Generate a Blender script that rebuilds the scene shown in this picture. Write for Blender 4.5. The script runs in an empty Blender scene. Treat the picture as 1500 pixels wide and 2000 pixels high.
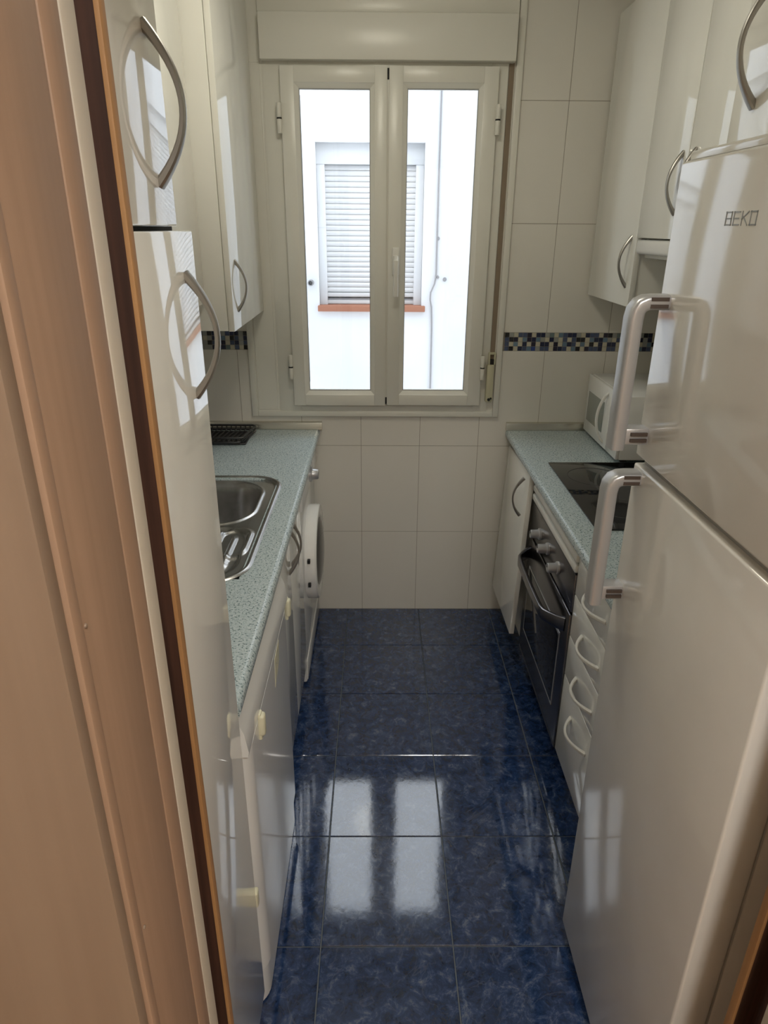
import bpy, bmesh, math, random
from mathutils import Vector, Matrix
random.seed(7)
SC = bpy.context.scene
COL = SC.collection
PI = math.pi

# ------------------------------------------------------------------ camera
F_PX, PITCH, YAW, ROLL = 1320.36, .3987, .0102, .0068
CAM = Vector((-.0232, -2.7825, 1.6701))
fw = Vector((math.sin(YAW)*math.cos(PITCH), math.cos(YAW)*math.cos(PITCH), -math.sin(PITCH)))
rt = Vector((math.cos(YAW), -math.sin(YAW), 0)); up = rt.cross(fw)
r2 = rt*math.cos(ROLL)+up*math.sin(ROLL); u2 = up*math.cos(ROLL)-rt*math.sin(ROLL)
cd = bpy.data.cameras.new('camera'); cam = bpy.data.objects.new('camera', cd); COL.objects.link(cam)
cd.sensor_fit = 'AUTO'; cd.sensor_width = 36; cd.lens = F_PX*36/2000
cd.clip_start = .02
m3 = Matrix((r2, u2, -fw)).transposed()
cam.matrix_world = Matrix.Translation(CAM) @ m3.to_4x4()
SC.camera = cam

# ------------------------------------------------------------------ light and exposure
SKY_STRENGTH = 3.3
KITCHEN_LAMP = 14.5
HALL_FILL = 70.0  # strength of the added fill light in the hall
w = bpy.data.worlds.new('overcast_sky'); SC.world = w; w.use_nodes = True
bg = w.node_tree.nodes['Background']; bg.inputs[0].default_value = (.92, .945, 1, 1); bg.inputs[1].default_value = SKY_STRENGTH
vs = SC.view_settings
vs.view_transform = 'Standard'; vs.look = 'None'; vs.gamma = 1; vs.use_curve_mapping = False; vs.exposure = 0.4
SC.cycles.max_bounces = 14; SC.cycles.diffuse_bounces = 8; SC.cycles.glossy_bounces = 6; SC.cycles.transparent_max_bounces = 12

# ------------------------------------------------------------------ materials
MATS = {}
def principled(name, col, rough=.5, metal=0, ior=1.5, coat=0):
    m = bpy.data.materials.new(name); m.use_nodes = True
    b = m.node_tree.nodes['Principled BSDF']
    b.inputs['Base Color'].default_value = (*col, 1); b.inputs['Roughness'].default_value = rough
    b.inputs['Metallic'].default_value = metal; b.inputs['IOR'].default_value = ior
    b.inputs['Coat Weight'].default_value = coat
    MATS[name] = m
    return m, m.node_tree, b
def noisy(name, c1, c2, scale, rough=.5, metal=0, bump=0, stretch=(1,1,1), ior=1.5, detail=4, lo=.35, hi=.65, bscale=None, rvar=0):
    m, t, b = principled(name, c1, rough, metal, ior)
    N = t.nodes; L = t.links
    tc = N.new('ShaderNodeTexCoord'); mp = N.new('ShaderNodeMapping'); mp.inputs['Scale'].default_value = stretch
    geo = N.new('ShaderNodeNewGeometry')
    L.new(geo.outputs['Position'], mp.inputs[0])
    n = N.new('ShaderNodeTexNoise'); n.inputs['Scale'].default_value = scale; n.inputs['Detail'].default_value = detail
    L.new(mp.outputs[0], n.inputs['Vector'])
    r = N.new('ShaderNodeValToRGB'); r.color_ramp.elements[0].position = lo; r.color_ramp.elements[1].position = hi
    r.color_ramp.elements[0].color = (*c1, 1); r.color_ramp.elements[1].color = (*c2, 1)
    L.new(n.outputs['Fac'], r.inputs[0]); L.new(r.outputs[0], b.inputs['Base Color'])
    if bump:
        nb = N.new('ShaderNodeTexNoise'); nb.inputs['Scale'].default_value = bscale or scale; nb.inputs['Detail'].default_value = 3
        L.new(geo.outputs['Position'], nb.inputs['Vector'])
        bp = N.new('ShaderNodeBump'); bp.inputs['Strength'].default_value = bump; bp.inputs['Distance'].default_value = .002
        L.new(nb.outputs['Fac'], bp.inputs['Height']); L.new(bp.outputs[0], b.inputs['Normal'])
    if rvar:
        mr = N.new('ShaderNodeMapRange'); mr.inputs[3].default_value = rough; mr.inputs[4].default_value = rough+rvar
        L.new(n.outputs['Fac'], mr.inputs[0]); L.new(mr.outputs[0], b.inputs['Roughness'])
    return m
noisy('laminate', (.80,.795,.745), (.82,.815,.77), 3, .045, ior=1.62, bump=.006, bscale=14)
noisy('laminate_edge', (.76,.74,.67), (.80,.78,.71), 6, .3)
noisy('fridge_white', (.70,.685,.645), (.74,.725,.685), 5, .045, ior=1.75, bump=.01, bscale=9, rvar=.06)
noisy('appliance_white', (.78,.78,.765), (.81,.81,.79), 4, .12)
noisy('upvc', (.67,.66,.60), (.70,.69,.63), 2, .3)
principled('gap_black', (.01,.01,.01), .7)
principled('gasket', (.33,.33,.32), .5)
noisy('wall_tile_glaze', (.66,.64,.585), (.70,.68,.625), 1.5, .32, bump=.02, bscale=5)
principled('grout', (.30,.27,.23), .9)
principled('floor_grout', (.10,.115,.13), .6)
noisy('plaster', (.72,.69,.63), (.75,.72,.66), 4, .9)
noisy('facade_paint', (.56,.57,.585), (.62,.63,.645), 1.3, .9, bump=.15, bscale=60)
principled('ceiling_paint', (.80,.78,.73), .9)
noisy('brushed_steel', (.42,.41,.40), (.52,.51,.50), 40, .26, 1, stretch=(1,.06,1))
principled('satin_nickel', (.40,.385,.36), .34, 1)
principled('white_grip', (.72,.71,.67), .3)
principled('silver_grip', (.50,.50,.51), .32, .55)
noisy('oven_steel', (.17,.165,.175), (.21,.205,.215), 30, .24, 1, stretch=(1,.05,1))
principled('oven_frame', (.10,.10,.11), .28, .6)
principled('black_glass', (.012,.012,.014), .04, 0, 1.55)
principled('hob_ring', (.05,.05,.055), .2)
principled('mw_glass', (.26,.28,.26), .08)
principled('rack_black', (.012,.012,.014), .35)
principled('rubber', (.05,.05,.055), .6)
principled('latch_cream', (.72,.70,.52), .35)
principled('aluminium', (.66,.64,.57), .24, 1)
principled('shutter_slat', (.56,.565,.57), .6)
principled('terracotta', (.27,.11,.065), .8)
principled('strap_weave', (.23,.18,.13), .9)
principled('winder_cream', (.50,.48,.34), .4)
principled('cable_grey', (.22,.22,.23), .7)
principled('pipe_grey', (.22,.22,.23), .6)
principled('logo_grey', (.30,.30,.28), .3, .6)
principled('arm_dark', (.07,.05,.04), .5)
principled('hall_paint', (.66,.56,.44), .9)
noisy('hall_floor', (.32,.19,.10), (.42,.26,.14), 6, .35, stretch=(1,8,1))
noisy('jamb_wood', (.295,.188,.122), (.335,.215,.142), 9, .6, stretch=(8,8,.35), bump=.04, bscale=30)
noisy('jamb_dim', (.215,.150,.103), (.240,.170,.118), 7, .6, stretch=(6,6,.3))  # jamb wood darkened in colour to offset the hall light on the casing
noisy('jamb_orange', (.30,.155,.06), (.37,.20,.08), 9, .6, stretch=(8,8,.3))
noisy('jamb_groove', (.030,.011,.006), (.060,.024,.014), 14, .6, stretch=(9,9,.25))
principled('jamb_white', (.50,.45,.37), .6)
def glass():
    m = bpy.data.materials.new('pane_glass'); m.use_nodes = True; t = m.node_tree; N = t.nodes; L = t.links
    N.remove(N['Principled BSDF'])
    tr = N.new('ShaderNodeBsdfTransparent'); tr.inputs[0].default_value = (.95,.97,.97,1)
    gl = N.new('ShaderNodeBsdfGlossy'); gl.inputs['Roughness'].default_value = .01
    lw = N.new('ShaderNodeLayerWeight'); lw.inputs[0].default_value = .5
    pw = N.new('ShaderNodeMath'); pw.operation = 'POWER'; pw.inputs[1].default_value = 5; L.new(lw.outputs['Facing'], pw.inputs[0])
    fr = N.new('ShaderNodeMath'); fr.operation = 'MULTIPLY_ADD'; fr.inputs[1].default_value = .96; fr.inputs[2].default_value = .04; L.new(pw.outputs[0], fr.inputs[0])
    mx = N.new('ShaderNodeMixShader')
    L.new(fr.outputs[0], mx.inputs[0]); L.new(tr.outputs[0], mx.inputs[1]); L.new(gl.outputs[0], mx.inputs[2])
    L.new(mx.outputs[0], N['Material Output'].inputs[0]); MATS['pane_glass'] = m
glass()
def emit(name, col, s):
    m = bpy.data.materials.new(name); m.use_nodes = True; b = m.node_tree.nodes['Principled BSDF']
    b.inputs['Base Color'].default_value = (.8,.75,.6,1)
    b.inputs['Emission Color'].default_value = (*col,1); b.inputs['Emission Strength'].default_value = s; MATS[name] = m
emit('lamp_glass', (1,.94,.78), KITCHEN_LAMP)
emit('hall_fill_glass', (1,.97,.91), HALL_FILL)
def worktop_mat():
    m, t, b = principled('worktop_speckle', (.3,.36,.35), .22); N = t.nodes; L = t.links
    geo = N.new('ShaderNodeNewGeometry')
    def ramp(scale, stops, detail=2):
        n = N.new('ShaderNodeTexNoise'); n.inputs['Scale'].default_value = scale; n.inputs['Detail'].default_value = detail
        L.new(geo.outputs['Position'], n.inputs['Vector'])
        r = N.new('ShaderNodeValToRGB'); e = r.color_ramp.elements
        e[0].position, e[0].color = stops[0][0], (*stops[0][1],1); e[1].position, e[1].color = stops[1][0], (*stops[1][1],1)
        for p, c in stops[2:]:
            k = e.new(p); k.color = (*c,1)
        L.new(n.outputs['Fac'], r.inputs[0]); return r
    a = ramp(190, [(.38,(.38,.455,.475)), (.62,(.49,.565,.585))], 3)
    d = ramp(200, [(.36,(1,1,1)), (.41,(0,0,0))], 1)
    c = ramp(330, [(.64,(0,0,0)), (.68,(1,1,1))], 1)
    m1 = N.new('ShaderNodeMix'); m1.data_type = 'RGBA'; m1.inputs[7].default_value = (.12,.175,.18,1)
    L.new(d.outputs[0], m1.inputs[0]); L.new(a.outputs[0], m1.inputs[6])
    m2 = N.new('ShaderNodeMix'); m2.data_type = 'RGBA'; m2.inputs[7].default_value = (.58,.63,.63,1)
    L.new(c.outputs[0], m2.inputs[0]); L.new(m1.outputs[2], m2.inputs[6]); L.new(m2.outputs[2], b.inputs['Base Color'])
worktop_mat()
def floor_mat():
    m, t, b = principled('floor_tile_blue', (.03,.05,.1), .11, 0, 1.78); N = t.nodes; L = t.links
    geo = N.new('ShaderNodeNewGeometry'); oi = N.new('ShaderNodeObjectInfo')
    add = N.new('ShaderNodeVectorMath'); add.operation = 'ADD'
    sc = N.new('ShaderNodeVectorMath'); sc.operation = 'SCALE'; sc.inputs[0].default_value = (9,7,3)
    L.new(oi.outputs['Random'], sc.inputs['Scale']); L.new(geo.outputs['Position'], add.inputs[0]); L.new(sc.outputs[0], add.inputs[1])
    n = N.new('ShaderNodeTexNoise'); n.inputs['Scale'].default_value = 30; n.inputs['Detail'].default_value = 10; n.inputs['Roughness'].default_value = .78; n.inputs['Distortion'].default_value = .5
    L.new(add.outputs[0], n.inputs['Vector'])
    r = N.new('ShaderNodeValToRGB'); e = r.color_ramp.elements
    e[0].position, e[0].color = .34, (.004,.011,.034,1); e[1].position, e[1].color = .72, (.18,.21,.26,1)
    k = e.new(.48); k.color = (.010,.027,.084,1); k = e.new(.56); k.color = (.025,.052,.132,1)
    L.new(n.outputs['Fac'], r.inputs[0])
    v = N.new('ShaderNodeTexNoise'); v.inputs['Scale'].default_value = 5; v.inputs['Detail'].default_value = 6; v.inputs['Distortion'].default_value = 2.2
    L.new(add.outputs[0], v.inputs['Vector'])
    vr = N.new('ShaderNodeValToRGB'); ve = vr.color_ramp.elements
    ve[0].position, ve[0].color = .488, (0,0,0,1); ve[1].position, ve[1].color = .512, (0,0,0,1); kk = ve.new(.5); kk.color = (.22,.22,.22,1)
    L.new(v.outputs['Fac'], vr.inputs[0])
    mx = N.new('ShaderNodeMix'); mx.data_type = 'RGBA'; mx.inputs[7].default_value = (.16,.19,.25,1)
    L.new(vr.outputs[0], mx.inputs[0]); L.new(r.outputs[0], mx.inputs[6]); L.new(mx.outputs[2], b.inputs['Base Color'])
    nb = N.new('ShaderNodeTexNoise'); nb.inputs['Scale'].default_value = 60; nb.inputs['Detail'].default_value = 3
    L.new(add.outputs[0], nb.inputs['Vector'])
    bp = N.new('ShaderNodeBump'); bp.inputs['Strength'].default_value = .035; bp.inputs['Distance'].default_value = .002
    L.new(nb.outputs['Fac'], bp.inputs['Height']); L.new(bp.outputs[0], b.inputs['Normal'])
    mr = N.new('ShaderNodeMapRange'); mr.inputs[3].default_value = .05; mr.inputs[4].default_value = .10
    L.new(n.outputs['Fac'], mr.inputs[0]); L.new(mr.outputs[0], b.inputs['Roughness'])
floor_mat()
for k, c in dict(K=(.012,.012,.016), N=(.018,.024,.060), D=(.022,.020,.042), S=(.065,.088,.16), A=(.13,.20,.27), T=(.14,.19,.20), B=(.03,.06,.23), G=(.30,.31,.29), W=(.50,.47,.37)).items():
    principled('mosaic_'+k, c, .15)

# ------------------------------------------------------------------ geometry helpers
class MB:
    def __init__(s): s.bm = bmesh.new()
    def _new(s, t):
        me = bpy.data.meshes.new('tmp'); t.to_mesh(me); t.free(); s.bm.from_mesh(me); bpy.data.meshes.remove(me); return s
    def box(s, x0, x1, y0, y1, z0, z1, bev=0, seg=2, edges=None, rot=None):
        t = bmesh.new(); bmesh.ops.create_cube(t, size=1)
        for v in t.verts: v.co = Vector(((x0+x1)/2+v.co.x*(x1-x0), (y0+y1)/2+v.co.y*(y1-y0), (z0+z1)/2+v.co.z*(z1-z0)))
        if bev:
            es = [e for e in t.edges if edges is None or edges((e.verts[0].co+e.verts[1].co)/2, e.verts[1].co-e.verts[0].co)]
            bmesh.ops.bevel(t, geom=es, offset=bev, segments=seg, profile=.5, affect='EDGES')
        if rot: bmesh.ops.transform(t, matrix=rot, verts=t.verts)
        return s._new(t)
    def prism(s, pts, axis, a, b):
        # pts: polygon in the plane normal to axis; axis order: x->(y,z) y->(x,z) z->(x,y)
        t = bmesh.new()
        def P(p, q):
            return {'x': (q,p[0],p[1]), 'y': (p[0],q,p[1]), 'z': (p[0],p[1],q)}[axis]
        A = [t.verts.new(P(p,a)) for p in pts]; B = [t.verts.new(P(p,b)) for p in pts]
        t.faces.new(A); t.faces.new(B)
        for i in range(len(pts)):
            j = (i+1) % len(pts); t.faces.new((A[i],A[j],B[j],B[i]))
        bmesh.ops.recalc_face_normals(t, faces=t.faces)
        return s._new(t)
    def cyl(s, c, axis, r, h, r2=None, n=24, bev=0):
        t = bmesh.new(); bmesh.ops.create_cone(t, cap_ends=True, segments=n, radius1=r, radius2=r if r2 is None else r2, depth=h)
        if bev: bmesh.ops.bevel(t, geom=[e for e in t.edges if abs(e.verts[0].co.z-e.verts[1].co.z) < 1e-6], offset=bev, segments=2, profile=.5, affect='EDGES')
        q = Vector((0,0,1)).rotation_difference(Vector(axis)).to_matrix().to_4x4()
        bmesh.ops.transform(t, matrix=Matrix.Translation(c) @ q, verts=t.verts)
        return s._new(t)
    def sweep(s, path, ra, rb, side, n=10, power=2.0, cap=True):
        """tube along path; ra(s): half width along `side`, rb(s): half width along the other direction"""
        t = bmesh.new(); rings = []; P = [Vector(p) for p in path]; K = len(P)
        for i, p in enumerate(P):
            d = (P[min(i+1,K-1)]-P[max(i-1,0)]).normalized()
            a = Vector(side); a = (a-d*a.dot(d)).normalized(); b = d.cross(a)
            f = i/(K-1); wa = ra(f) if callable(ra) else ra; wb = rb(f) if callable(rb) else rb
            ring = []
            for k in range(n):
                th = 2*PI*(k+.5)/n; c, q = math.cos(th), math.sin(th)
                ring.append(t.verts.new(p + a*wa*math.copysign(abs(c)**(2/power),c) + b*wb*math.copysign(abs(q)**(2/power),q)))
            rings.append(ring)
        for i in range(K-1):
            for k in range(n): t.faces.new((rings[i][k], rings[i][(k+1)%n], rings[i+1][(k+1)%n], rings[i+1][k]))
        if cap: t.faces.new(rings[0][::-1]); t.faces.new(rings[-1])
        bmesh.ops.recalc_face_normals(t, faces=t.faces)
        return s._new(t)
    def lathe(s, prof, c, axis, n=40, cap=True):
        t = bmesh.new(); rings = []
        for r, h in prof: rings.append([t.verts.new((r*math.cos(2*PI*k/n), r*math.sin(2*PI*k/n), h)) for k in range(n)])
        for i in range(len(prof)-1):
            for k in range(n): t.faces.new((rings[i][k], rings[i][(k+1)%n], rings[i+1][(k+1)%n], rings[i+1][k]))
        if cap and prof[0][0] > 1e-5: t.faces.new(rings[0][::-1])
        if cap and prof[-1][0] > 1e-5: t.faces.new(rings[-1])
        bmesh.ops.remove_doubles(t, verts=t.verts, dist=1e-6)
        bmesh.ops.recalc_face_normals(t, faces=t.faces)
        q = Vector((0,0,1)).rotation_difference(Vector(axis)).to_matrix().to_4x4()
        bmesh.ops.transform(t, matrix=Matrix.Translation(c) @ q, verts=t.verts)
        return s._new(t)

ORIGIN = {}
def finish(mb, name, smooth=35):
    me = bpy.data.meshes.new(name); mb.bm.to_mesh(me); mb.bm.free()
    if smooth:
        me.polygons.foreach_set('use_smooth', [True]*len(me.polygons)); me.set_sharp_from_angle(angle=math.radians(smooth))
    return me
def link(name, me, parent=None, loc=(0,0,0)):
    o = bpy.data.objects.new(name, me); COL.objects.link(o); o.location = loc
    if parent: o.parent = parent
    return o
def part(name, mb, mat, parent=None, smooth=35, label=None):
    """mesh given in world coordinates; origin follows the root thing"""
    org = ORIGIN.get(parent.name, Vector((0,0,0))) if parent else Vector((0,0,0))
    if not parent:
        lo = Vector([min(v.co[i] for v in mb.bm.verts) for i in range(3)]); hi = Vector([max(v.co[i] for v in mb.bm.verts) for i in range(3)])
        org = Vector(((lo.x+hi.x)/2, (lo.y+hi.y)/2, lo.z))
    bmesh.ops.translate(mb.bm, vec=-org, verts=mb.bm.verts)
    me = finish(mb, name, smooth)
    for k in ([mat] if isinstance(mat, str) else mat): me.materials.append(MATS[k])
    o = link(name, me, parent)
    if not parent: o.location = org
    ORIGIN[o.name] = org
    if label: o['label'] = label
    return o
def thing(name, loc, label=None, cat=None, group=None, kind=None):
    o = bpy.data.objects.new(name, None); COL.objects.link(o); o.location = loc; o.empty_display_size = .05
    ORIGIN[o.name] = Vector(loc)
    return tag(o, label, cat, group, kind)
def tag(o, label=None, cat=None, group=None, kind=None):
    for k, v in (('label',label), ('category',cat), ('group',group), ('kind',kind)):
        if v: o[k] = v
    return o
def B(*a, **k): return MB().box(*a, **k)
def bow_handle(parent, c, along, out, L=.15, h=.034, mat='satin_nickel', w0=.0075, w1=.0055):
    c, along, out = Vector(c), Vector(along), Vector(out); n = 18
    path = [c + along*L*(i/n-.5) + out*(h*(1-(2*i/n-1)**2)-.002) for i in range(n+1)]
    side = along.cross(out)
    f = lambda s: w1+(w0-w1)*abs(2*s-1)**2
    return part('handle', MB().sweep(path, f, lambda s: .0035+.003*abs(2*s-1)**2, side, n=10, power=3), mat, parent)

# ------------------------------------------------------------------ setting
XL, XR, YB, YF, ZC = -.87, 1.13, 0.0, -2.17, 2.5
T = .4034; ZM0, ZM1 = 3*T, 1.2826
flo = tag(part('floor', B(XL-.2, XR+.2, -2.46, .2, -.12, -.003), 'floor_grout'), 'dark blue marbled floor tiles of the narrow kitchen', kind='structure')
xs0, ys0, FT = -.1632, -.3038, 1/3
def tile_mesh(wd, ht, th, nm, mat, bev=.0012):
    me = finish(B(-wd/2, wd/2, -ht/2, ht/2, -th, 0, bev, 1, lambda m, d: m.z > -1e-4), nm, 0); me.materials.append(MATS[mat]); return me
tm = {}
for i in range(-3, 5):
    for j in range(-1, 7):
        x0, x1 = xs0+FT*i, xs0+FT*(i+1); y1, y0 = ys0-FT*(j-0), ys0-FT*(j+1)
        if j == -1: y1 = 0
        x0, x1 = max(x0, XL), min(x1, XR); y0 = max(y0, -2.46)
        if x1-x0 < .02 or y1-y0 < .02: continue
        key = (round(x1-x0,3), round(y1-y0,3))
        if key not in tm: tm[key] = tile_mesh(key[0]-.0032, key[1]-.0032, .006, 'floor_tile', 'floor_tile_blue')
        o = link('floor_tile', tm[key], flo, Vector(((x0+x1)/2, (y0+y1)/2, 0))-ORIGIN['floor'])
tag(part('floor_hall', B(-1.6, 1.6, -4.4, -2.46, -.12, 0), 'hall_floor'), 'brown hall floor outside the kitchen doorway', kind='structure')
tag(part('ceiling', B(XL-.2, XR+.2, -2.46, .2, ZC, ZC+.1), 'ceiling_paint'), 'plain white kitchen ceiling', kind='structure')
tag(part('ceiling_hall', B(-1.6, 1.6, -4.4, -2.46, ZC, ZC+.1), 'ceiling_paint'), 'plain white hall ceiling', kind='structure')

# back wall with the window opening
OX0, OX1, OZ0, OZ1 = -.45, .44, .985, 2.34
def holed(x0, x1, z0, z1, y0, y1, hx0, hx1, hz0, hz1):
    return MB().box(x0, hx0, y0, y1, z0, z1).box(hx1, x1, y0, y1, z0, z1).box(hx0, hx1, y0, y1, z0, hz0).box(hx0, hx1, y0, y1, hz1, z1)
wb = tag(part('wall_back', holed(XL-.2, XR+.2, -.12, ZC+.1, .0012, .2, OX0, OX1, OZ0, OZ1), 'grout', smooth=0), 'cream tiled back wall around the window', kind='structure')
def wall_tiles(wall, lo, hi, x_first, place, hole=None, rows=None):
    G = .001
    zr = [(0,T),(T,2*T),(2*T,3*T),(ZM1,ZM1+T),(ZM1+T,ZM1+2*T),(ZM1+2*T,ZC)]
    k0 = math.floor((lo-x_first)/.25)
    k = k0
    while x_first+.25*k < hi:
        a, b = max(lo, x_first+.25*k), min(hi, x_first+.25*(k+1)); k += 1
        if b-a < .012: continue
        for z0, z1 in zr:
            a1, b1, c1, d1 = a+G, b-G, z0+G, z1-G
            poly = [(a1,c1),(b1,c1),(b1,d1),(a1,d1)]
            if hole:
                hx0, hx1, hz0, hz1 = hole
                if a1 < hx1 and b1 > hx0 and c1 < hz1 and d1 > hz0:
                    inx0, inx1 = a1 >= hx0, b1 <= hx1
                    if c1 >= hz0 and d1 <= hz1:
                        if inx0 and inx1: continue
                        poly = [(a1,c1),(hx0,c1),(hx0,d1),(a1,d1)] if b1 > hx0 and a1 < hx0 else [(hx1,c1),(b1,c1),(b1,d1),(hx1,d1)]
                    elif c1 < hz0:
                        if inx0 and inx1: poly = [(a1,c1),(b1,c1),(b1,hz0),(a1,hz0)]
                        elif a1 < hx0: poly = [(a1,c1),(b1,c1),(b1,hz0),(hx0,hz0),(hx0,d1),(a1,d1)]
                        else: poly = [(a1,c1),(b1,c1),(b1,d1),(hx1,d1),(hx1,hz0),(a1,hz0)]
                    else:
                        if inx0 and inx1: poly = [(a1,hz1),(b1,hz1),(b1,d1),(a1,d1)]
                        elif a1 < hx0: poly = [(a1,c1),(hx0,c1),(hx0,hz1),(b1,hz1),(b1,d1),(a1,d1)]
                        else: poly = [(a1,hz1),(hx1,hz1),(hx1,c1),(b1,c1),(b1,d1),(a1,d1)]
            place(poly)
xw = -.0949
wall_tiles(wb, XL, XR, xw, lambda p: part('wall_tile', MB().prism(p, 'y', 0, .006), 'wall_tile_glaze', wb, 0), (OX0,OX1,OZ0,OZ1))
# mosaic border, pieces in the order of the photograph from the window rightwards
PAT = ['KGWSSDWNNGTWASNNGWNSSWDKGTGWNSGKNW',
       'SKDWADNAGWNGWSWSKKWANNAGWSDWAKDGNW',
       'SWAWNWDWNNWDWANSWAWKWNWNNWNGASWGAK',
       'SKWNSABGSSWDNSWAKWDSSNWSSWDWKNANSW']
PATL = ['NSGKNSGSNNGK', 'GKWGNKAWKSGN', 'WTGKSWDWSNGS', 'DKGGNSNTWSWK']
ms = (ZM1-ZM0)/4
mosm = {}
def mosaic_mesh(k):
    if k not in mosm:
        me = finish(MB().box(-ms/2+.0007, ms/2-.0007, 0, .006, -ms/2+.0007, ms/2-.0007), 'mosaic_tile', 0); me.materials.append(MATS['mosaic_'+k]); mosm[k] = me
    return mosm[k]
for r_ in range(4):
    for c_ in range(35):
        x = .488+ms*(c_+.5)
        if x > XR: break
        link('mosaic_tile', mosaic_mesh(PAT[r_][c_ % len(PAT[r_])]), wb, Vector((x, 0, ZM1-ms*(r_+.5)))-ORIGIN['wall_back'])
    for c_ in range(20):
        x = -.548-ms*(c_+.5)
        if x < XL: break
        link('mosaic_tile', mosaic_mesh(PATL[r_][(11-c_) % 12]), wb, Vector((x, 0, ZM1-ms*(r_+.5)))-ORIGIN['wall_back'])
# mosaic behind the window casing edges is filled by plain slips
part('grout_strip', MB().box(OX1+.002, .487, .001, .006, ZM0, ZM1).box(-.547, OX0-.002, .001, .006, ZM0, ZM1), 'grout', wb, 0)
# side walls
for side, X, sg in (('left', XL, -1), ('right', XR, 1)):
    wl = tag(part('wall_'+side, B(min(X+sg*.001, X+sg*.2), max(X+sg*.001, X+sg*.2), -2.46, 0, -.12, ZC+.1), 'grout', smooth=0), 'cream tiled %s wall behind the units' % side, kind='structure')
    wall_tiles(wl, YF, -.0001, 0, lambda p: part('wall_tile', MB().prism(p, 'x', X, X+sg*.006), 'wall_tile_glaze', wl, 0))
    mbs = MB(); keys = list('KNDSAGW')
    for r_ in range(4):
        for c_ in range(int(-YF/ms)):
            f0 = len(mbs.bm.faces); y = -ms*(c_+.5); z = ZM1-ms*(r_+.5)
            mbs.box(min(X,X+sg*.005), max(X,X+sg*.005), y-ms/2+.0007, y+ms/2-.0007, z-ms/2+.0007, z+ms/2-.0007)
            mbs.bm.faces.ensure_lookup_table(); mi = random.randrange(7)
            for f in mbs.bm.faces[f0:]: f.material_index = mi
    tag(part('mosaic_border', mbs, ['mosaic_'+k for k in keys], wl, 0), kind='stuff')
# wall with the doorway (kitchen side) and the hall around the viewer
JL, JR = -.22, .462
YD0, YD1 = -2.192, -2.415
wf = tag(part('wall_front', MB().box(XL-.2, JL-.061, YD1+.006, YF, -.12, ZC).box(JR+.061, XR+.2, YD1+.006, YF, -.12, ZC).box(JL-.061, JR+.061, YD1+.006, YF, 2.081, ZC), 'plaster', smooth=0), 'plain wall around the kitchen doorway', kind='structure')
for nm, a in (('wall_hall_left', (-1.7,-1.5,-4.4,-2.46)), ('wall_hall_right', (1.5,1.7,-4.4,-2.46)), ('wall_hall_back', (-1.7,1.7,-4.6,-4.4))):
    tag(part(nm, B(*a, -.12, ZC+.1), 'hall_paint', smooth=0), 'beige hall wall behind the viewer', kind='structure')
tag(part('wall_hall_front', MB().box(-1.6, XL-.2, -2.46, -2.409, -.12, ZC).box(XR+.2, 1.6, -2.46, -2.409, -.12, ZC), 'hall_paint', smooth=0), 'beige hall wall beside the doorway', kind='structure')

# door frame of the sliding door, in vertical strips
dr = thing('door_1', (JL-.03, -2.3, 0), 'brown wooden sliding-door frame with a dark slot', kind='structure')
def jamb(sg, X):
    def st(name, ya, yb, proud, mat, z1=2.06, bev=.003, thick=.06):
        x0, x1 = X-sg*proud, X+sg*thick
        part(name, B(min(x0,x1), max(x0,x1), min(ya,yb), max(ya,yb), 0, z1, bev, 2, lambda m, d: abs(d.z) > .5 and abs(m.x-x0) < 1e-4), mat, dr)
    st('edge_bead', -2.192, -2.205, 0, 'jamb_orange', bev=.001, thick=.004)
    st('slot_side', -2.1925, -2.205, -.0041, 'jamb_groove', bev=0, thick=.06)
    st('slot_back', -2.2052, -2.2488, -.028, 'jamb_groove', bev=0, thick=.058)
    st('slot_strip', -2.216, -2.226, -.022, 'jamb_groove', bev=.002, thick=.03)
    st('white_strip', -2.249, -2.275, 0, 'jamb_white')
    st('rounded_edge', -2.2752, -2.3065, 0, 'jamb_wood', bev=.004)
    st('jamb_board', -2.3068, -2.3960, -.001, 'jamb_wood', bev=.002)
    st('door_stop', -2.3962, -2.4095, .002, 'jamb_wood', bev=.002)
    st('casing_board', -2.4097, -2.4250, -.001, 'jamb_dim', bev=.003, thick=.20)
jamb(-1, JL); jamb(1, JR)
part('head_board', B(JL-.06, JR+.06, -2.425, -2.192, 2.04, 2.08), 'jamb_wood', dr)
for zz, yy in ((.40,-2.386),(.78,-2.387),(1.12,-2.388),(1.42,-2.389)):
    part('nail', MB().lathe([(0,.0015),(.0015,.0012),(.002,0)], (JL-.001, yy, zz), (1,0,0), 10), 'jamb_dim', dr)

# ------------------------------------------------------------------ window
def sx(x, y): return CAM.x+(x-CAM.x)*(y-CAM.y)/(-CAM.y)
def sz(z, y): return CAM.z+(z-CAM.z)*(y-CAM.y)/(-CAM.y)
wn = thing('window_1', (0, 0, .936), 'cream double casement window with a shutter box above', kind='structure')
def ring(x0, x1, z0, z1, wl, wr, wb_, wt, y0, y1, bev=.003):
    return (MB().box(x0, x0+wl, y0, y1, z0, z1, bev).box(x1-wr, x1, y0, y1, z0, z1, bev)
            .box(x0+wl, x1-wr, y0, y1, z0, z0+wb_, bev).box(x0+wl, x1-wr, y0, y1, z1-wt, z1, bev))
part('casing', ring(-.549, .480, .937, 2.42, .026, .024, .024, .03, -.014, .004), 'upvc', wn)
part('outer_frame', ring(-.430,.430,.9612,2.23,.09,.058,.045,.08,-.010,.05,.001), 'upvc', wn)
pn = part('side_panel', B(-.5235,-.430,-.0075,.004,.960,2.40), 'upvc', wn)
part('panel_bead', ring(-.520,-.437,.966,2.20,.004,.004,.004,.004,-.0095,-.007,.0008), 'upvc', pn)
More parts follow.
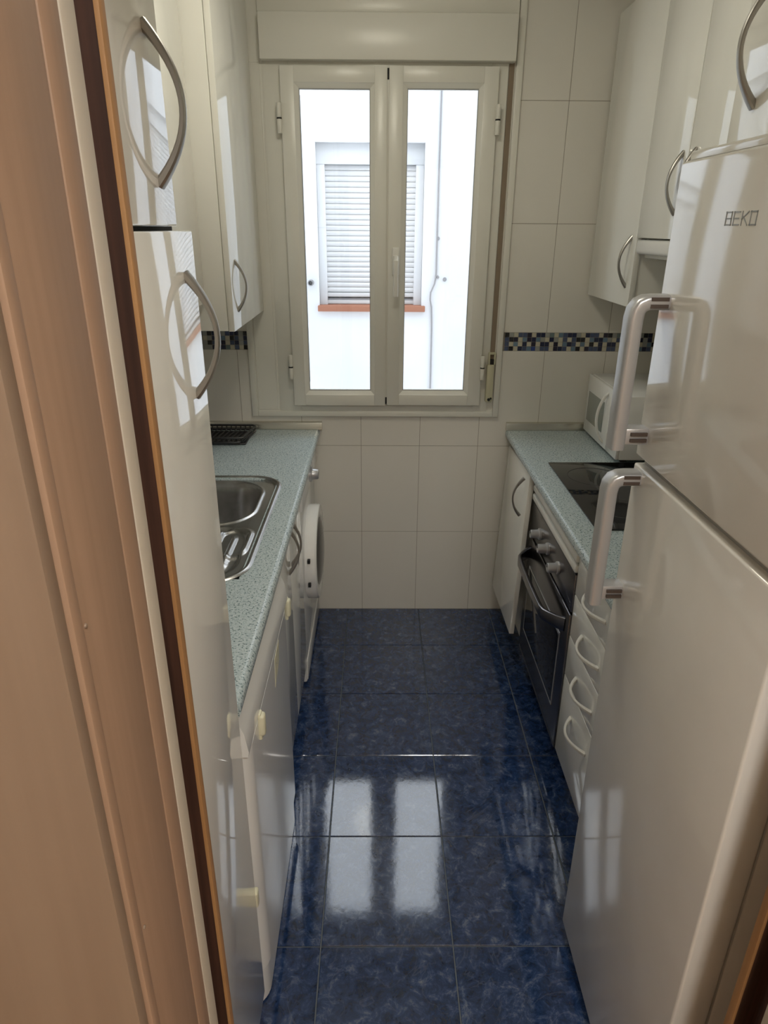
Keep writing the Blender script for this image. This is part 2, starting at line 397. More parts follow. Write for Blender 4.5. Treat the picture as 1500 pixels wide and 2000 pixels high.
part('strap_channel', MB().box(.430,.456,-.004,.004,.960,2.40), 'upvc', wn)
bxp = part('shutter_box', B(-.433,.449,-.046,.0,sz(2.207,-.046),sz(2.347,-.046),.005), 'upvc', wn)
part('box_cover_line', B(-.437,.453,-.018,.0,sz(2.345,-.02),2.40,.002), 'upvc', bxp)
YS = -.032
def sash(x0, x1, z0, z1, gx0, gx1, gz0, gz1, hinge_x):
    X0,X1,Z0,Z1 = sx(x0,YS),sx(x1,YS),sz(z0,YS),sz(z1,YS); a,b,c,d = sx(gx0,YS),sx(gx1,YS),sz(gz0,YS),sz(gz1,YS)
    s = part('sash', ring(X0,X1,Z0,Z1,a-X0-.016,X1-b-.016,c-Z0-.016,Z1-d-.016,YS,.018,.0012), 'upvc', wn)
    # bead sloping to the glass
    mb = MB()
    def quad(p): 
        t = bmesh.new(); f = t.faces.new([t.verts.new(v) for v in p]); mb._new(t)
    o0,o1,o2,o3 = a-.0165,b+.0165,c-.0165,d+.0165; yo, yi = YS+.002, YS+.011
    quad([(o0,yo,o2),(o1,yo,o2),(b,yi,c),(a,yi,c)]); quad([(o1,yo,o2),(o1,yo,o3),(b,yi,d),(b,yi,c)])
    quad([(o1,yo,o3),(o0,yo,o3),(a,yi,d),(b,yi,d)]); quad([(o0,yo,o3),(o0,yo,o2),(a,yi,c),(a,yi,d)])
    for q in ((a,b,c-.001,c),(a,b,d,d+.001)): mb.box(q[0]-.001,q[1]+.001,yi,.016,q[2],q[3])
    for q in ((a-.001,a),(b,b+.001)): mb.box(q[0],q[1],yi,.016,c,d)
    part('glazing_bead', mb, 'upvc', s, 0)
    part('pane_gasket', ring(a-.001,b+.001,c-.001,d+.001,.0035,.0035,.0045,.0045,-.0195,-.0135,0), 'gasket', s)
    part('pane', B(a-.008,b+.008,-.013,-.009,c-.008,d+.008), 'pane_glass', s, 0)
    for zt in (2.027, 1.141):
        z = sz(zt,YS); h = part('hinge', MB().cyl((hinge_x,YS-.006,z+.025),(0,0,1),.0085,.046,n=14,bev=.0015).cyl((hinge_x,YS-.006,z-.025),(0,0,1),.0085,.046,n=14,bev=.0015), 'upvc', s)
        part('hinge_ring', MB().cyl((hinge_x,YS-.006,z),(0,0,1),.009,.005,n=14), 'gap_black', s)
    return s
s1 = sash(-.372, .0065, .981, 2.189, -.308, -.054, 1.042, 2.123, sx(-.379,YS))
part('outer_dark_strip', B(sx(-.308,0)-.001, sx(-.308,0)+.0045, -.006, .012, 1.08, 2.10), 'gap_black', s1)  # thin dark strip down the left edge of the left pane
s2 = sash(.0135, .400, .983, 2.191, .079, .333, 1.043, 2.125, sx(.404,YS))
part('meeting_cover', B(.002,.017,YS+.008,.015,sz(.985,YS)+.03,sz(2.187,YS)-.035), 'upvc', wn)
part('meeting_notch', MB().box(.0015,.0175,YS+.006,.014,sz(2.187,YS)-.036,sz(2.187,YS)-.002).box(.0015,.0175,YS+.006,.014,sz(.985,YS)+.002,sz(.985,YS)+.03), 'gap_black', wn)
hx = sx(.044,YS)
hd = part('window_handle', MB().box(hx-.014,hx+.014,YS-.012,YS,1.50,1.60,.005).sweep([(hx,YS-.008,1.565),(hx,YS-.03,1.563),(hx,YS-.043,1.552),(hx,YS-.045,1.52),(hx,YS-.043,1.46),(hx,YS-.041,1.425)], .0095, .007, (1,0,0), n=12, power=3), 'white_grip', wn)
# roller strap and its winder
zt, zb = sz(2.20,-.02), 1.175
part('strap', B(.4325,.4505,-.0075,-.005,1.12,2.20), 'strap_weave', wn)
wd = part('strap_winder', MB().box(.420,.4495,-.030,-.004,1.005,1.158,.005), 'winder_cream', wn)
part('winder_mouth', MB().box(.428,.4500,-.022,-.004,1.158,1.178,.003), 'gap_black', wd)
part('winder_guide', MB().box(.424,.431,-.024,-.004,1.156,1.205,.002).box(.447,.4535,-.024,-.004,1.156,1.205,.002).box(.424,.4535,-.016,-.004,1.196,1.206,.002), 'winder_cream', wd)
part('winder_screw', MB().cyl((.434,-.031,1.016),(0,1,0),.006,.006,n=12).cyl((.442,-.031,1.021),(0,1,0),.004,.006,n=12), 'gap_black', wd)

# ------------------------------------------------------------------ light well outside
YO = 2.3
RX0, RX1, RZ0, RZ1 = -.447, .288, 1.135, 2.19
tag(part('wall_opposite', holed(-4, 4, -3, 3.25, YO, YO+.3, RX0, RX1, RZ0, RZ1), 'facade_paint', smooth=0), 'white rendered wall across the light well', kind='structure')
tag(part('wall_facade', holed(-4, 4, -3, 3.4, .2, .22, OX0-.02, OX1+.02, OZ0-.02, OZ1+.02), 'facade_paint', smooth=0), 'outer face of the kitchen wall', kind='structure')
w2 = thing('window_2', (-.08, YO+.06, RZ0), 'window across the light well with its white roller shutter down', kind='structure')
part('shutter_box', B(RX0, RX1, YO+.055, YO+.2, 2.062, RZ1, .003), 'facade_paint', w2)
part('shutter_guide', B(RX0+.001, RX0+.055, YO+.06, YO+.12, RZ0, 2.062, .003), 'facade_paint', w2)
part('shutter_guide', B(RX1-.055, RX1-.001, YO+.06, YO+.12, RZ0, 2.062, .003), 'facade_paint', w2)
part('reveal_back', B(RX0, RX1, YO+.14, YO+.16, RZ0, RZ1), 'shutter_slat', w2)
SX0, SX1 = RX0+.05, RX1-.05; ns = 24; sh = (2.062-1.232)/ns
prof = []
for k in range(7):
    f = k/6; prof.append((YO+.095-.006*math.sin(PI*f)**.6, (sh-.0022)*f))
prof += [(YO+.10, sh-.0022), (YO+.10, 0)]
sm = finish(MB().prism(prof, 'x', SX0, SX1), 'shutter_slat', 40); sm.materials.append(MATS['shutter_slat'])
for k in range(ns): link('shutter_slat', sm, w2, Vector((0,0,1.232+sh*k))-ORIGIN['window_2'])
part('bottom_bar', B(SX0, SX1, YO+.08, YO+.10, 1.20, 1.228, .004), 'shutter_slat', w2)
part('lower_rail', B(SX0, SX1, YO+.09, YO+.11, 1.155, 1.19, .004), 'pipe_grey', w2)
part('lower_panel', B(SX0, SX1, YO+.087, YO+.10, 1.150, 1.176, .003), 'shutter_slat', w2)
part('sill_tile', B(RX0-.01, RX1+.025, YO-.035, YO+.15, 1.108, 1.148, .004), 'terracotta', w2)
path = [(.385,YO-.006,3.24),(.383,YO-.006,2.5),(.384,YO-.006,2.0),(.386,YO-.006,1.6),(.388,YO-.006,1.36),(.378,YO-.010,1.30),(.352,YO-.012,1.24),(.350,YO-.012,1.19),(.362,YO-.008,1.14),(.368,YO-.006,1.0),(.372,YO-.006,.6),(.375,YO-.006,-1)]
tag(part('cable', MB().sweep(path, .0055, .0055, (0,1,0), n=8), 'cable_grey'), 'thin grey cable running down the outside white wall', 'cable')
for x, z, r, lab in ((.395,1.60,.011,'small grey clip beside the straight upper run of the outside cable'), (.40,1.345,.010,'small grey clip where the outside cable kinks'), (.45,1.33,.014,'round grey wall plug to the right of the kink in the outside cable')):
    tag(part('cable_clip', MB().lathe([(0,.012),(r*.7,.011),(r,.004),(r,0)], (x,YO,z), (0,-1,0), 14), 'cable_grey'), lab, 'clip', 'fixings beside the outside cable')
tag(part('vent_pipe', MB().lathe([(0,.03),(.010,.03),(.014,.026),(.014,.05),(.019,.05),(.021,.045),(.021,0)], (-.502,YO,1.303), (0,-1,0), 20), 'pipe_grey'), 'short dark pipe stub sticking out of the outside wall', 'pipe')

# ------------------------------------------------------------------ LEFT SIDE
ZW = .88; LX = -.27; RX = .52
def worktop_profile(x_back, x_front, sg):
    r = .014; pts = [(x_back, ZW), ]
    for k in range(7):
        a = PI/2*(1-k/6); pts.append((x_front-sg*r+sg*r*math.cos(a), ZW-r+r*math.sin(a)))
    for k in range(5):
        a = -PI/2*k/4; pts.append((x_front-sg*.010+sg*.010*math.cos(a), ZW-.032+.010+.010*math.sin(a)))
    pts += [(x_back, ZW-.032)]
    return pts
HX0, HX1, HY0, HY1 = -.80, -.36, -1.33, -.62      # hole under the sink
wt = thing('worktop', (-.57, -.9, ZW-.032), 'speckled grey-green worktop with the steel sink let in', 'worktop')
mb = MB().prism(worktop_profile(HX1, LX, 1), 'y', -1.792, -.001)
mb.box(XL+.001, HX0, -1.792, -.001, ZW-.032, ZW).box(HX0, HX1, -1.792, HY0, ZW-.032, ZW).box(HX0, HX1, HY1, -.001, ZW-.032, ZW)
part('slab', mb, 'worktop_speckle', wt)
part('upstand', MB().prism([(-.0005,ZW+.0005),(-.020,ZW+.0005),(-.020,ZW+.006),(-.012,ZW+.030),(-.0005,ZW+.034)], 'x', XL+.02, -.259), 'aluminium', wt, 25)
part('end_cap', B(XL+.02, LX-.003, -1.7955, -1.792, ZW-.031, ZW-.002), 'worktop_speckle', wt)

# sink
def rrect(th, hx_, hy_, r):
    c, s = math.cos(th), math.sin(th); lo, hi = 0, 2
    for _ in range(26):
        t = (lo+hi)/2; x, y = abs(c*t), abs(s*t)
        qx, qy = max(x-(hx_-r),0), max(y-(hy_-r),0)
        d = math.hypot(qx,qy)-r if (x > hx_-r or y > hy_-r) else -1
        if d < 0: lo = t
        else: hi = t
    return lo
def sdr(x, y, cx, cy, hx_, hy_, r):
    qx, qy = abs(x-cx)-(hx_-r), abs(y-cy)-(hy_-r)
    return math.hypot(max(qx,0), max(qy,0)) + min(max(qx,qy),0) - r
def smooth(a, b, x):
    t = min(1, max(0, (x-a)/(b-a))); return t*t*(3-2*t)
sk = thing('sink', (-.575, -.975, ZW), 'stainless steel inset sink with one bowl and a drainer', 'sink')
SCX, SCY, SHX, SHY = -.575, -.975, .235, .382
def sink_z(x, y):
    e = -sdr(x, y, SCX, SCY, SHX, SHY, .105)
    z = .004*smooth(0,.006,e) - .010*smooth(.012,.022,e)
    b = -sdr(x, y, -.595, -.815, .195, .175, .11)
    z -= .150*smooth(-.004, .034, b) - .004*smooth(-.016,-.004,b)*(1-smooth(-.004,.006,b))
    if b < -.02:
        d = -sdr(x, y, -.585, -1.165, .205, .155, .09)
        z -= .007*smooth(0,.010,d)
        if d > .02:
            rr = abs(((x+.60)/.045+.5) % 1-.5)
            z += .006*smooth(.22,.10,rr)*smooth(.02,.04,d)
        e2 = abs(sdr(x, y, -.42, -1.11, .042, .085, .04))
        z += .005*smooth(.010,.003,e2)
    return ZW+.0005+z
mb = MB(); NT, NR = 220, 90; t = bmesh.new(); rings = []
bd = [rrect(2*PI*k/NT, SHX, SHY, .105) for k in range(NT)]
for i in range(1, NR+1):
    f = (i/NR); ringv = []
    for k in range(NT):
        th = 2*PI*k/NT; x, y = SCX+f*bd[k]*math.cos(th), SCY+f*bd[k]*math.sin(th); ringv.append(t.verts.new((x, y, sink_z(x,y))))
    rings.append(ringv)
cv = t.verts.new((SCX, SCY, sink_z(SCX,SCY)))
for k in range(NT): t.faces.new((cv, rings[0][k], rings[0][(k+1)%NT]))
for i in range(NR-1):
    for k in range(NT): t.faces.new((rings[i][k], rings[i+1][k], rings[i+1][(k+1)%NT], rings[i][(k+1)%NT]))
mb._new(t)
part('basin', mb, 'brushed_steel', sk, 60)
part('drain', MB().lathe([(0,.002),(.018,.002),(.022,.004),(.034,.004),(.036,0)], (-.60,-.815,ZW-.155), (0,0,1), 24), 'satin_nickel', sk)

# black rack
rk = thing('dish_rack', (-.66, -.15, ZW), 'low black wire dish rack beside the window end of the worktop', 'dish rack')
rx0, rx1, ry0, ry1 = -.84, -.528, -.245, -.055
part('tray', B(rx0, rx1-.012, ry0+.008, ry1-.008, ZW+.001, ZW+.008, .003), 'rack_black', rk)
for z, g in ((ZW+.012, 0), (ZW+.030, .012)):
    pth = [(rx0,ry0,z),(rx1-.05+g,ry0,z),(rx1-.035+g,ry0+.006,z),(rx1-.006,ry1-.06,z),(rx1,ry1-.02,z),(rx1-.012,ry1,z),(rx0,ry1,z)]
    part('rim', MB().sweep(pth, .004, .004, (0,0,1), n=8), 'rack_black', rk)
for k in range(15):
    x = rx0+.012+.0195*k
    part('wire', MB().sweep([(x,ry0,ZW+.030),(x+.003,ry0+.004,ZW+.014),(x+.006,ry0+.03,ZW+.012),(x+.02,ry1-.03,ZW+.012),(x+.022,ry1-.004,ZW+.014),(x+.022,ry1,ZW+.030)], .0022, .0022, (1,0,0), n=6), 'rack_black', rk)

# washing machine
WX = -.298
wm = thing('washing_machine', (-.57, -.305, 0), 'white front-loading washing machine under the worktop beside the window wall', 'washing machine')
part('body', B(-.84, WX, -.583, -.028, .012, .842, .008), 'appliance_white', wm)
part('control_panel', B(WX-.01, WX+.012, -.580, -.031, .735, .840, .010), 'appliance_white', wm)
part('kick_panel', B(WX-.004, WX+.003, -.572, -.04, .02, .105, .002), 'appliance_white', wm)
dy, dz = -.325, .465
d_ = part('door', MB().lathe([(.118,.016),(.128,.030),(.140,.040),(.146,.043),(.178,.0445),(.186,.0435),(.190,.038),(.190,0)], (WX,dy,dz), (1,0,0), 56), 'appliance_white', wm)
part('door_glass', MB().lathe([(0,.058),(.05,.057),(.09,.053),(.12,.048),(.137,.042),(.140,.030)], (WX,dy,dz), (1,0,0), 40), 'black_glass', d_)
for zc in (.505, .405): part('door_catch', B(WX+.012,WX+.022,-.5215,-.5075,zc,zc+.015), 'gap_black', d_)
part('door_grip', MB().lathe([(.176,.0),(.193,.004),(.193,.038),(.180,.046),(.168,.045)], (WX,dy,dz), (1,0,0), 8), 'silver_grip', d_) if False else None
part('programme_knob', MB().lathe([(.030,0),(.030,.008),(.022,.010),(.020,.030),(.017,.034),(0,.034)], (WX+.012,-.31,.787), (1,0,0), 28), 'silver_grip', wm)
part('detergent_drawer', B(WX+.008, WX+.016, -.20, -.06, .755, .825, .004), 'appliance_white', wm)
for y in (-.55,-.06):
    for x in (-.33,-.80): part('foot', MB().cyl((x,y,.007),(0,0,1),.018,.014,n=14), 'rubber', wm)

# under-sink cabinet
SXF = -.296
sc = thing('sink_cabinet', (-.57, -.89, 0), 'white two-door base cabinet under the sink', 'cabinet')
part('carcass', MB().box(-.86,SXF-.018,-.603,-.587,.1,.846).box(-.86,SXF-.018,-1.193,-1.177,.1,.846).box(-.86,SXF-.018,-1.177,-.603,.1,.116).box(-.866,-.86,-1.193,-.587,.1,.846), 'laminate_edge', sc)
part('plinth', B(-.37,-.355,-1.193,-.587,0,.1), 'laminate_edge', sc)
for y0, y1, hy in ((-.889,-.589,-.862), (-1.192,-.892,-.920)):
    d = part('door', B(SXF-.017, SXF, y0, y1, .105, .842, .002), 'laminate', sc)
    bow_handle(d, (SXF, hy, .755), (0,0,1), (1,0,0), .155, .034)

# dishwasher
DX = -.266
dw = thing('dishwasher', (-.57, -1.495, 0), 'white dishwasher with rounded front between the sink cabinet and the tall cupboard', 'dishwasher')
part('body', B(-.85, -.32, -1.786, -1.204, .02, .843, .004), 'appliance_white', dw)
def rounded(y0, y1, z0, z1, x0, x1, r, tb=.006):
    pts = [(x0,y0)]
    for k in range(9):
        a = -PI/2+PI/2*k/8; pts.append((x1-r+r*math.cos(a), y0+r+r*math.sin(a)))
    for k in range(9):
        a = PI/2*k/8; pts.append((x1-r+r*math.cos(a), y1-r+r*math.sin(a)))
    pts.append((x0,y1))
    return MB().prism(pts, 'z', z0, z1)
dd = part('door', rounded(-1.786, -1.204, .118, .742, -.32, DX, .048), 'appliance_white', dw, 25)
part('control_panel', MB().prism([(-.32,.746),(DX,.746),(DX+.002,.758),(DX-.004,.80),(DX-.020,.842),(-.32,.842)], 'y', -1.785, -1.204), 'appliance_white', dw, 25)
part('kick_plate', rounded(-1.786, -1.204, .006, .112, -.32, DX-.006, .052), 'appliance_white', dw, 25)
lb = part('brand_label', MB().prism([(-1.455,.655),(-1.385,.685),(-1.372,.735),(-1.442,.728)], 'x', DX-.001, DX+.0006), 'latch_cream', dd, 0, 'small pale label with a dark tick mark')
part('label_mark', MB().sweep([(DX+.0006,-1.425,.705),(DX+.0006,-1.415,.695),(DX+.0006,-1.395,.722)], .0016, .0004, (0,0,1), n=6), 'logo_grey', dd, 0)
def latch(name, y, z, par, x=DX):
    part(name, MB().box(x-.003, x+.013, y-.011, y+.011, z-.026, z+.026, .0065, 3).box(x-.003,x+.006,y-.009,y+.009,z-.036,z+.03,.003), 'latch_cream', par, label='cream plastic latch pad')
latch('latch_pad', -1.185, .715, dw, DX-.006); latch('latch_pad', -1.665, .725, dd)

# tall cupboard
TX = -.270; TY = -1.800
tc = thing('tall_cupboard', (-.58, -1.98, 0), 'tall white cupboard with two bow-handled doors beside the doorway', 'cupboard')
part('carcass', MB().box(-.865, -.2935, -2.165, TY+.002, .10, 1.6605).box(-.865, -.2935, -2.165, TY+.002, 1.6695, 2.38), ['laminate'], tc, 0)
part('gap_shade_strip', B(-.80, -.2965, -2.16, TY-.01, 1.6606, 1.6694), 'gap_black', tc, 0)  # dark strip standing in for the shade inside the gap between the doors
part('plinth', B(-.84, -.345, -2.165, TY+.002, 0, .10), 'laminate_edge', tc, 0)
ld = part('door', B(-.2925, TX, -2.160, TY-.012, .110, 1.6645, .002), 'laminate', tc)
bow_handle(ld, (TX, TY-.065, 1.535), (0,0,1), (1,0,0), .158, .036, w0=.009, w1=.0065)
ud = part('door', B(-.2925, TX-.006, -2.160, TY-.058, 1.670, 2.375, .002), 'laminate', tc)
bow_handle(ud, (TX-.006, TY-.110, 1.792), (0,0,1), (1,0,0), .158, .036, w0=.009, w1=.0065)
part('latch_pad', MB().box(TX-.016, TX+.003, TY-.0115, TY+.009, .370, .412, .005, 3), 'latch_cream', tc, label='cream plastic latch pad')

# left wall cabinets
wa = thing('wall_cabinet', (-.67, -.31, 1.366), 'deep white wall cabinet hanging left of the window', 'wall cabinet')
part('carcass', B(XL+.002, -.494, -.600, -.012, 1.366, 2.38, .001), 'laminate', wa)
d = part('door', B(-.4925, -.474, -.598, -.014, 1.364, 2.38, .0015), 'laminate', wa)
bow_handle(d, (-.474, -.520, 1.495), (0,0,1), (1,0,0), .152, .034)
wb2 = thing('wall_cabinet', (-.71, -1.2, 1.452), 'shallow white wall cabinet above the sink, half hidden by the tall cupboard', 'wall cabinet')
part('carcass', B(XL+.002, -.576, -1.796, -.604, 1.452, 2.38, .001), 'laminate', wb2)
for y0, y1, hy in ((-1.199,-.606,-1.15), (-1.795,-1.203,-1.255)):
    d = part('door', B(-.575, -.557, y0, y1, 1.45, 2.38, .0015), 'laminate', wb2)
    bow_handle(d, (-.557, hy, 1.60), (0,0,1), (1,0,0), .152, .034)

# ------------------------------------------------------------------ RIGHT SIDE
wt2 = thing('worktop', (.82, -.72, ZW-.032), 'speckled grey-green worktop with the black hob let in', 'worktop')
HBX0, HBX1, HBY0, HBY1 = .597, 1.085, -1.040, -.449
mb = MB().prism(worktop_profile(.62, RX, -1), 'y', -1.462, -.001)
mb.box(.62, XR-.001, -1.462, -.001, ZW-.032, ZW)
part('slab', mb, 'worktop_speckle', wt2)
part('upstand', MB().prism([(-.0005,ZW+.0005),(-.020,ZW+.0005),(-.020,ZW+.006),(-.012,ZW+.030),(-.0005,ZW+.034)], 'x', .519, XR-.02), 'aluminium', wt2, 25)

FX = .558
bc = thing('base_cabinet', (.84, -.235, 0), 'white base cabinet by the window wall with its sagging door ajar', 'cabinet')
part('carcass', B(FX+.02, XR-.002, -.440, -.012, .1, .846), 'laminate_edge', bc, 0)
part('plinth', B(FX+.05, FX+.065, -.44, -.012, 0, .1), 'laminate_edge', bc, 0)
rot = Matrix.Translation((.536,-.235,.82)) @ Matrix.Rotation(math.radians(2.6),4,'Y') @ Matrix.Rotation(math.radians(-2.2),4,'X') @ Matrix.Translation((-.536,.235,-.82))
d = part('door', B(.536, .555, -.447, -.025, .158, .826, .002, rot=rot), 'laminate', bc)
o = bow_handle(d, (.5185, -.412, .735), (.045,-.0,1), (-1,0,.045), .150, .034)

# oven
ov = thing('oven', (.84, -.745, .1), 'built-in dark steel oven with three knobs and a curved handle', 'oven')
OY0, OY1 = -1.043, -.457
part('housing', B(FX+.012, XR-.004, OY0, OY1, .1, .846), 'gap_black', ov, 0)
for k in range(3):
    z = .744+.034*k; part('trim_strip', B(FX-.008, FX+.012, OY0+.001, OY1-.001, z, z+.025, .005), 'laminate', ov)
part('control_panel', B(FX-.004, FX+.012, OY0+.001, OY1-.001, .612, .738, .003), 'oven_steel', ov)
for y in (-.610, -.728, -.868):
    kb = part('knob', MB().lathe([(.021,0),(.021,.006),(.0165,.009),(.0155,.034),(.013,.037),(0,.037)], (FX-.004, y, .672), (-1,0,0), 24), 'silver_grip', ov)
    part('knob_mark', B(FX-.0425, FX-.040, y-.0015, y+.0015, .674, .686), 'gap_black', kb)
dd = part('door', B(FX-.006, FX+.012, OY0+.001, OY1-.001, .118, .603, .004), 'oven_steel', ov)
part('door_glass', B(FX-.0085, FX-.004, -.965, -.520, .225, .488, .002), 'black_glass', dd)
part('glass_surround', ring(0,1,0,1,.1,.1,.1,.1,0,1,0) if False else MB().box(FX-.0078,FX-.004,-.973,-.512,.490,.496).box(FX-.0078,FX-.004,-.973,-.512,.217,.223).box(FX-.0078,FX-.004,-.973,-.967,.2235,.4895).box(FX-.0078,FX-.004,-.518,-.512,.2235,.4895), 'silver_grip', dd)
hp = []
for k in range(25):
    f = k/24; y = -.500-.505*f; o_ = .056*min(1, (math.sin(PI*f)/.42))**.7+.004*math.sin(PI*f)
    hp.append((FX-.004-o_, y, .548))
part('handle', MB().sweep(hp, lambda f: .017+.007*abs(2*f-1)**4, .0075, (0,0,1), n=16, power=4.5), 'oven_steel', dd)
part('lower_panel', B(FX-.003, FX+.012, OY0+.001, OY1-.001, .1, .116), 'oven_frame', ov)

# drawers
du = thing('drawer_unit', (.84, -1.25, 0), 'white four-drawer unit between the oven and the fridge', 'drawers')
part('carcass', B(FX+.018, XR-.002, -1.455, -1.047, .1, .846), 'laminate_edge', du, 0)
part('plinth', B(FX+.05, FX+.065, -1.455, -1.047, 0, .1), 'laminate_edge', du, 0)
zz = [.104, .398, .538, .679, .842]
for k in range(4):
    d = part('drawer', B(FX, FX+.0175, -1.454, -1.048, zz[k]+.0012, zz[k+1]-.0012, .0015), 'laminate', du)
    bow_handle(d, (FX, -1.232, [.315,.458,.602,.745][k]), (0,1,0), (-1,0,0), .155, .036, 'white_grip', .006, .005)

# hob
hb = thing('hob', (.84, -.745, ZW), 'black glass ceramic hob set in the worktop', 'hob')
part('glass_plate', B(HBX0, HBX1, HBY0, HBY1, ZW+.0005, ZW+.006, .0015), 'black_glass', hb)
for x, y, r in ((.72,-.60,.09),(.96,-.60,.075),(.72,-.89,.075),(.96,-.89,.09)):
    part('cooking_zone', MB().lathe([(r-.002,.0001),(r-.002,.0004),(r,.0004),(r,.0001)], (x,y,ZW+.006), (0,0,1), 48, cap=False), 'hob_ring', hb)

# microwave
MX = .838
mw = thing('microwave', (.98, -.245, ZW), 'small white microwave oven in the corner on the right worktop', 'microwave')
part('body', B(MX+.012, XR-.006, -.452, -.035, .893, 1.128, .006), 'appliance_white', mw)
fd = part('door', B(MX, MX+.013, -.330, -.035, .895, 1.126, .004), 'appliance_white', mw)
part('door_window', B(MX-.0012, MX+.002, -.265, -.062, .945, 1.062, .001), 'mw_glass', fd)
part('door_handle', MB().sweep([(MX+.002,-.293-.018*math.sin(PI*k/14)*0, .915+.19*k/14) if k in (0,14) else (MX-.034*math.sin(PI*k/14)**.7, -.293, .915+.19*k/14) for k in range(15)], .006, .005, (0,1,0), n=10, power=3), 'white_grip', fd)
cp = part('control_panel', B(MX, MX+.013, -.451, -.333, .895, 1.126, .004), 'appliance_white', mw)
for z in (.96, 1.06): part('knob', MB().lathe([(.024,0),(.023,.014),(.020,.018),(0,.018)], (MX,-.392,z), (-1,0,0), 24), 'white_grip', cp)
for z in (.985, .935): part('dial_mark', B(MX-.0006, MX+.001, -.352, -.346, z, z+.006), 'gap_black', cp)
for x in (MX+.04, XR-.05):
    for y in (-.42,-.07): part('foot', MB().cyl((x,y,.887),(0,0,1),.012,.013,n=12), 'rubber', mw)

# right wall cabinets
UX = .798
c1 = thing('wall_cabinet', (.96, -.24, 1.432), 'white wall cabinet in the corner above the microwave', 'wall cabinet')
part('carcass', B(UX+.020, XR-.002, -.462, -.012, 1.434, 2.345, .001), 'laminate', c1)
d = part('door', B(UX, UX+.018, -.470, -.014, 1.432, 2.345, .0015), 'laminate', c1)
bow_handle(d, (UX, -.425, 1.570), (0,0,1), (-1,0,0), .155, .034)
c2 = thing('wall_cabinet', (.96, -.77, 1.64), 'short white double-door wall cabinet above the extractor', 'wall cabinet')
part('carcass', B(UX+.020, XR-.002, -1.068, -.474, 1.645, 2.345, .001), 'laminate', c2)
for y0, y1, hy in ((-.770,-.473,-.735), (-1.069,-.773,-.815)):
    d = part('door', B(UX, UX+.018, y0, y1, 1.644, 2.345, .0015), 'laminate', c2)
    bow_handle(d, (UX, hy, 1.785), (0,0,1), (-1,0,0), .155, .034)
c3 = thing('wall_cabinet', (.96, -1.31, 1.43), 'white wall cabinet between the extractor and the fridge', 'wall cabinet')
part('carcass', B(UX+.020, XR-.002, -1.545, -1.073, 1.434, 2.345, .001), 'laminate', c3)
d = part('door', B(UX, UX+.018, -1.546, -1.072, 1.432, 2.345, .0015), 'laminate', c3)
bow_handle(d, (UX, -1.50, 1.57), (0,0,1), (-1,0,0), .155, .034)
eh = thing('extractor_hood', (.96, -.77, 1.56), 'slim white extractor hood under the short wall cabinet', 'extractor hood')
part('body', B(UX+.03, XR-.004, -1.066, -.476, 1.585, 1.642, .003), 'laminate_edge', eh)
part('visor', B(UX-.002, UX+.045, -1.068, -.474, 1.596, 1.640, .012, 3), 'appliance_white', eh)
part('filter', B(UX+.06, XR-.05, -1.03, -.51, 1.581, 1.586), 'aluminium', eh)

# over-fridge cabinet
c4 = thing('wall_cabinet', (.83, -1.86, 1.79), 'white cabinet above the fridge with a bow handle', 'wall cabinet')
part('carcass', B(.552, XR-.002, -2.160, -1.560, 1.795, 2.38, .001), 'laminate', c4)
d = part('door', B(.532, .551, -2.158, -1.562, 1.793, 2.38, .0015), 'laminate', c4)
bow_handle(d, (.532, -1.628, 1.915), (0,0,1), (-1,0,0), .155, .036)

# fridge
GX = .450; GY0, GY1 = -2.105, -1.600
fr = thing('fridge_freezer', (.79, -1.85, 0), 'tall white fridge freezer with two bar handles', 'fridge')
part('body', B(GX+.062, XR-.02, GY0+.004, GY1-.004, .02, 1.768, .006), 'fridge_white', fr)
part('top_cap', B(GX+.012, XR-.02, GY0, GY1, 1.7685, 1.782, .004), 'fridge_white', fr)
def fdoor(z0, z1):
    return part('door', B(GX, GX+.058, GY0, GY1, z0, z1, .0045, 3), 'fridge_white', fr)
fu = fdoor(1.289, 1.767); fl = fdoor(.045, 1.274)
part('door_seal', MB().box(GX+.016, GX+.062, GY0+.008, GY1-.008, 1.2735, 1.2895).box(GX+.0585,GX+.062,GY0+.012,GY1-.012,.06,1.76), 'gasket', fr)
part('kick_plate', B(GX+.03, GX+.06, GY0+.01, GY1-.01, .012, .044), 'appliance_white', fr)
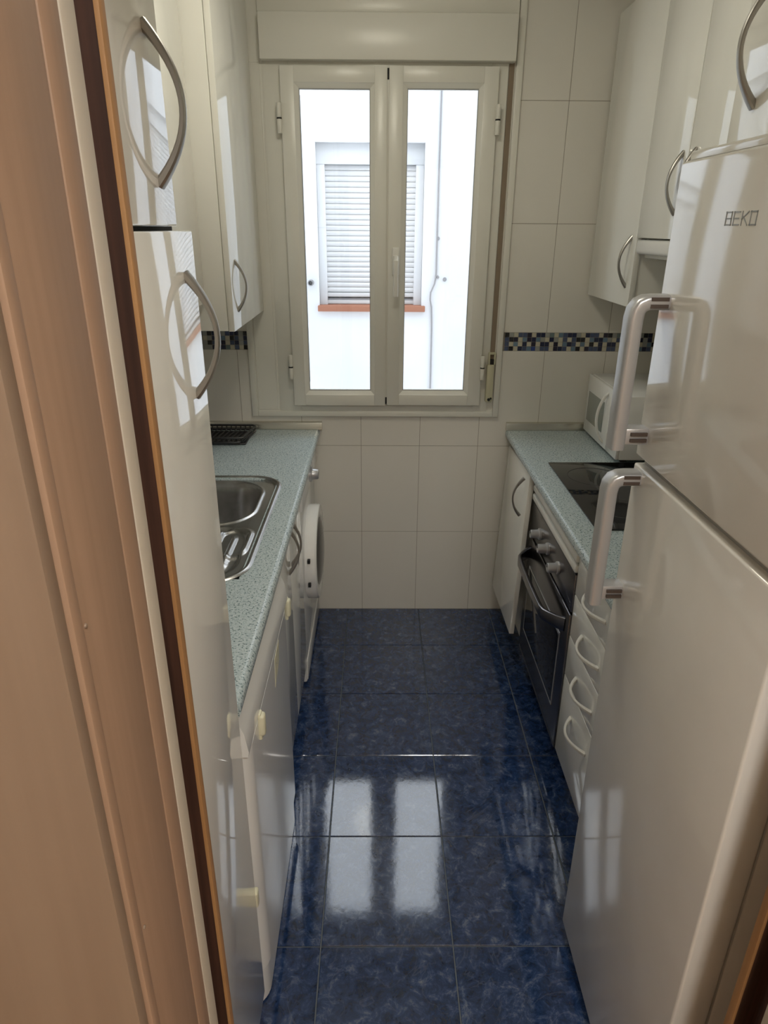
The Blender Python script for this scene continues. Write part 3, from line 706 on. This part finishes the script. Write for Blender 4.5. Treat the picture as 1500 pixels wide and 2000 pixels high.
def fhandle(par, z0, z1, arm_bot, lab):
    y = -1.627; zt = z1-.014
    path = [(GX+.002,y,zt),(.428,y,zt),(.416,y,zt-.001),(.407,y,zt-.005),(.402,y,zt-.013),(.400,y,zt-.026)] + [(.400,y,zt-.026+(z0-zt+.026)*k/6) for k in range(1,7)]
    h = part('handle', MB().sweep(path, .0205, lambda f: .0125, (0,1,0), n=20, power=4.5), 'silver_grip', par, label=lab)
    part('handle_arm', MB().box(.404, GX+.003, y-.017, y+.017, arm_bot-.015, arm_bot+.015, .004), 'silver_grip', h)
    for z in (arm_bot, zt):
        for k in (-1, 1): part('arm_slot', MB().box(.418, GX-.003, y-.0215, y-.016, z+k*.0055-.003, z+k*.0055+.003), 'arm_dark', h)
fhandle(fu, 1.310, 1.574, 1.334, 'silver white bar handle')
fhandle(fl, .996, 1.268, 1.022, 'silver white bar handle')
# lettering on the freezer door
def letters(par, y_start, z0, h, x):
    wl, gap, tk = .0150, .0070, .0024
    L = {'B': [(0,0,0,1),(0,1,1,1),(0,.5,1,.5),(0,0,1,0),(1,.0,1,1)], 'E': [(0,0,0,1),(0,1,1,1),(0,.5,.85,.5),(0,0,1,0)],
         'K': [(0,0,0,1),(0,.45,1,1),(.25,.6,1,0)], 'O': [(0,0,0,1),(1,0,1,1),(0,1,1,1),(0,0,1,0)]}
    for i, ch in enumerate('BEKO'):
        mb = MB(); y = y_start-i*(wl+gap)
        for a,b,c,d in L[ch]:
            p, q = Vector((x, y-a*wl, z0+b*h)), Vector((x, y-c*wl, z0+d*h)); dv = (q-p).normalized()*tk*.5
            mb.sweep([p-dv, q+dv], tk/2, .0006, Vector((1,0,0)).cross(q-p), n=4, power=2)
        part('letter', mb, 'logo_grey', par, 0)
letters(fu, -1.783, 1.676, .0155, GX-.0002)

# ------------------------------------------------------------------ lamps
lp = thing('ceiling_lamp', (-.05, -1.05, ZC), 'round flush ceiling lamp with warm glass over the kitchen aisle', 'lamp')
part('base', MB().cyl((-.05,-1.05,ZC-.012),(0,0,1),.16,.022,n=40), 'white_grip', lp)
part('shade', MB().lathe([(.150,0),(.150,.02),(.135,.05),(.10,.068),(.05,.077),(0,.08)], (-.05,-1.05,ZC-.022), (0,0,-1), 40), 'lamp_glass', lp)
lp = thing('hall_fill', (.35, -3.4, ZC), 'round unseen hall lamp behind the viewer, added to fill the kitchen with light', 'lamp')  # unseen fill light added in the hall to brighten kitchen and jamb
part('base', MB().cyl((.35,-3.4,ZC-.012),(0,0,1),.18,.022,n=40), 'white_grip', lp)
part('shade', MB().lathe([(.170,0),(.170,.02),(.155,.05),(.11,.068),(.05,.077),(0,.08)], (.35,-3.4,ZC-.022), (0,0,-1), 40), 'hall_fill_glass', lp)
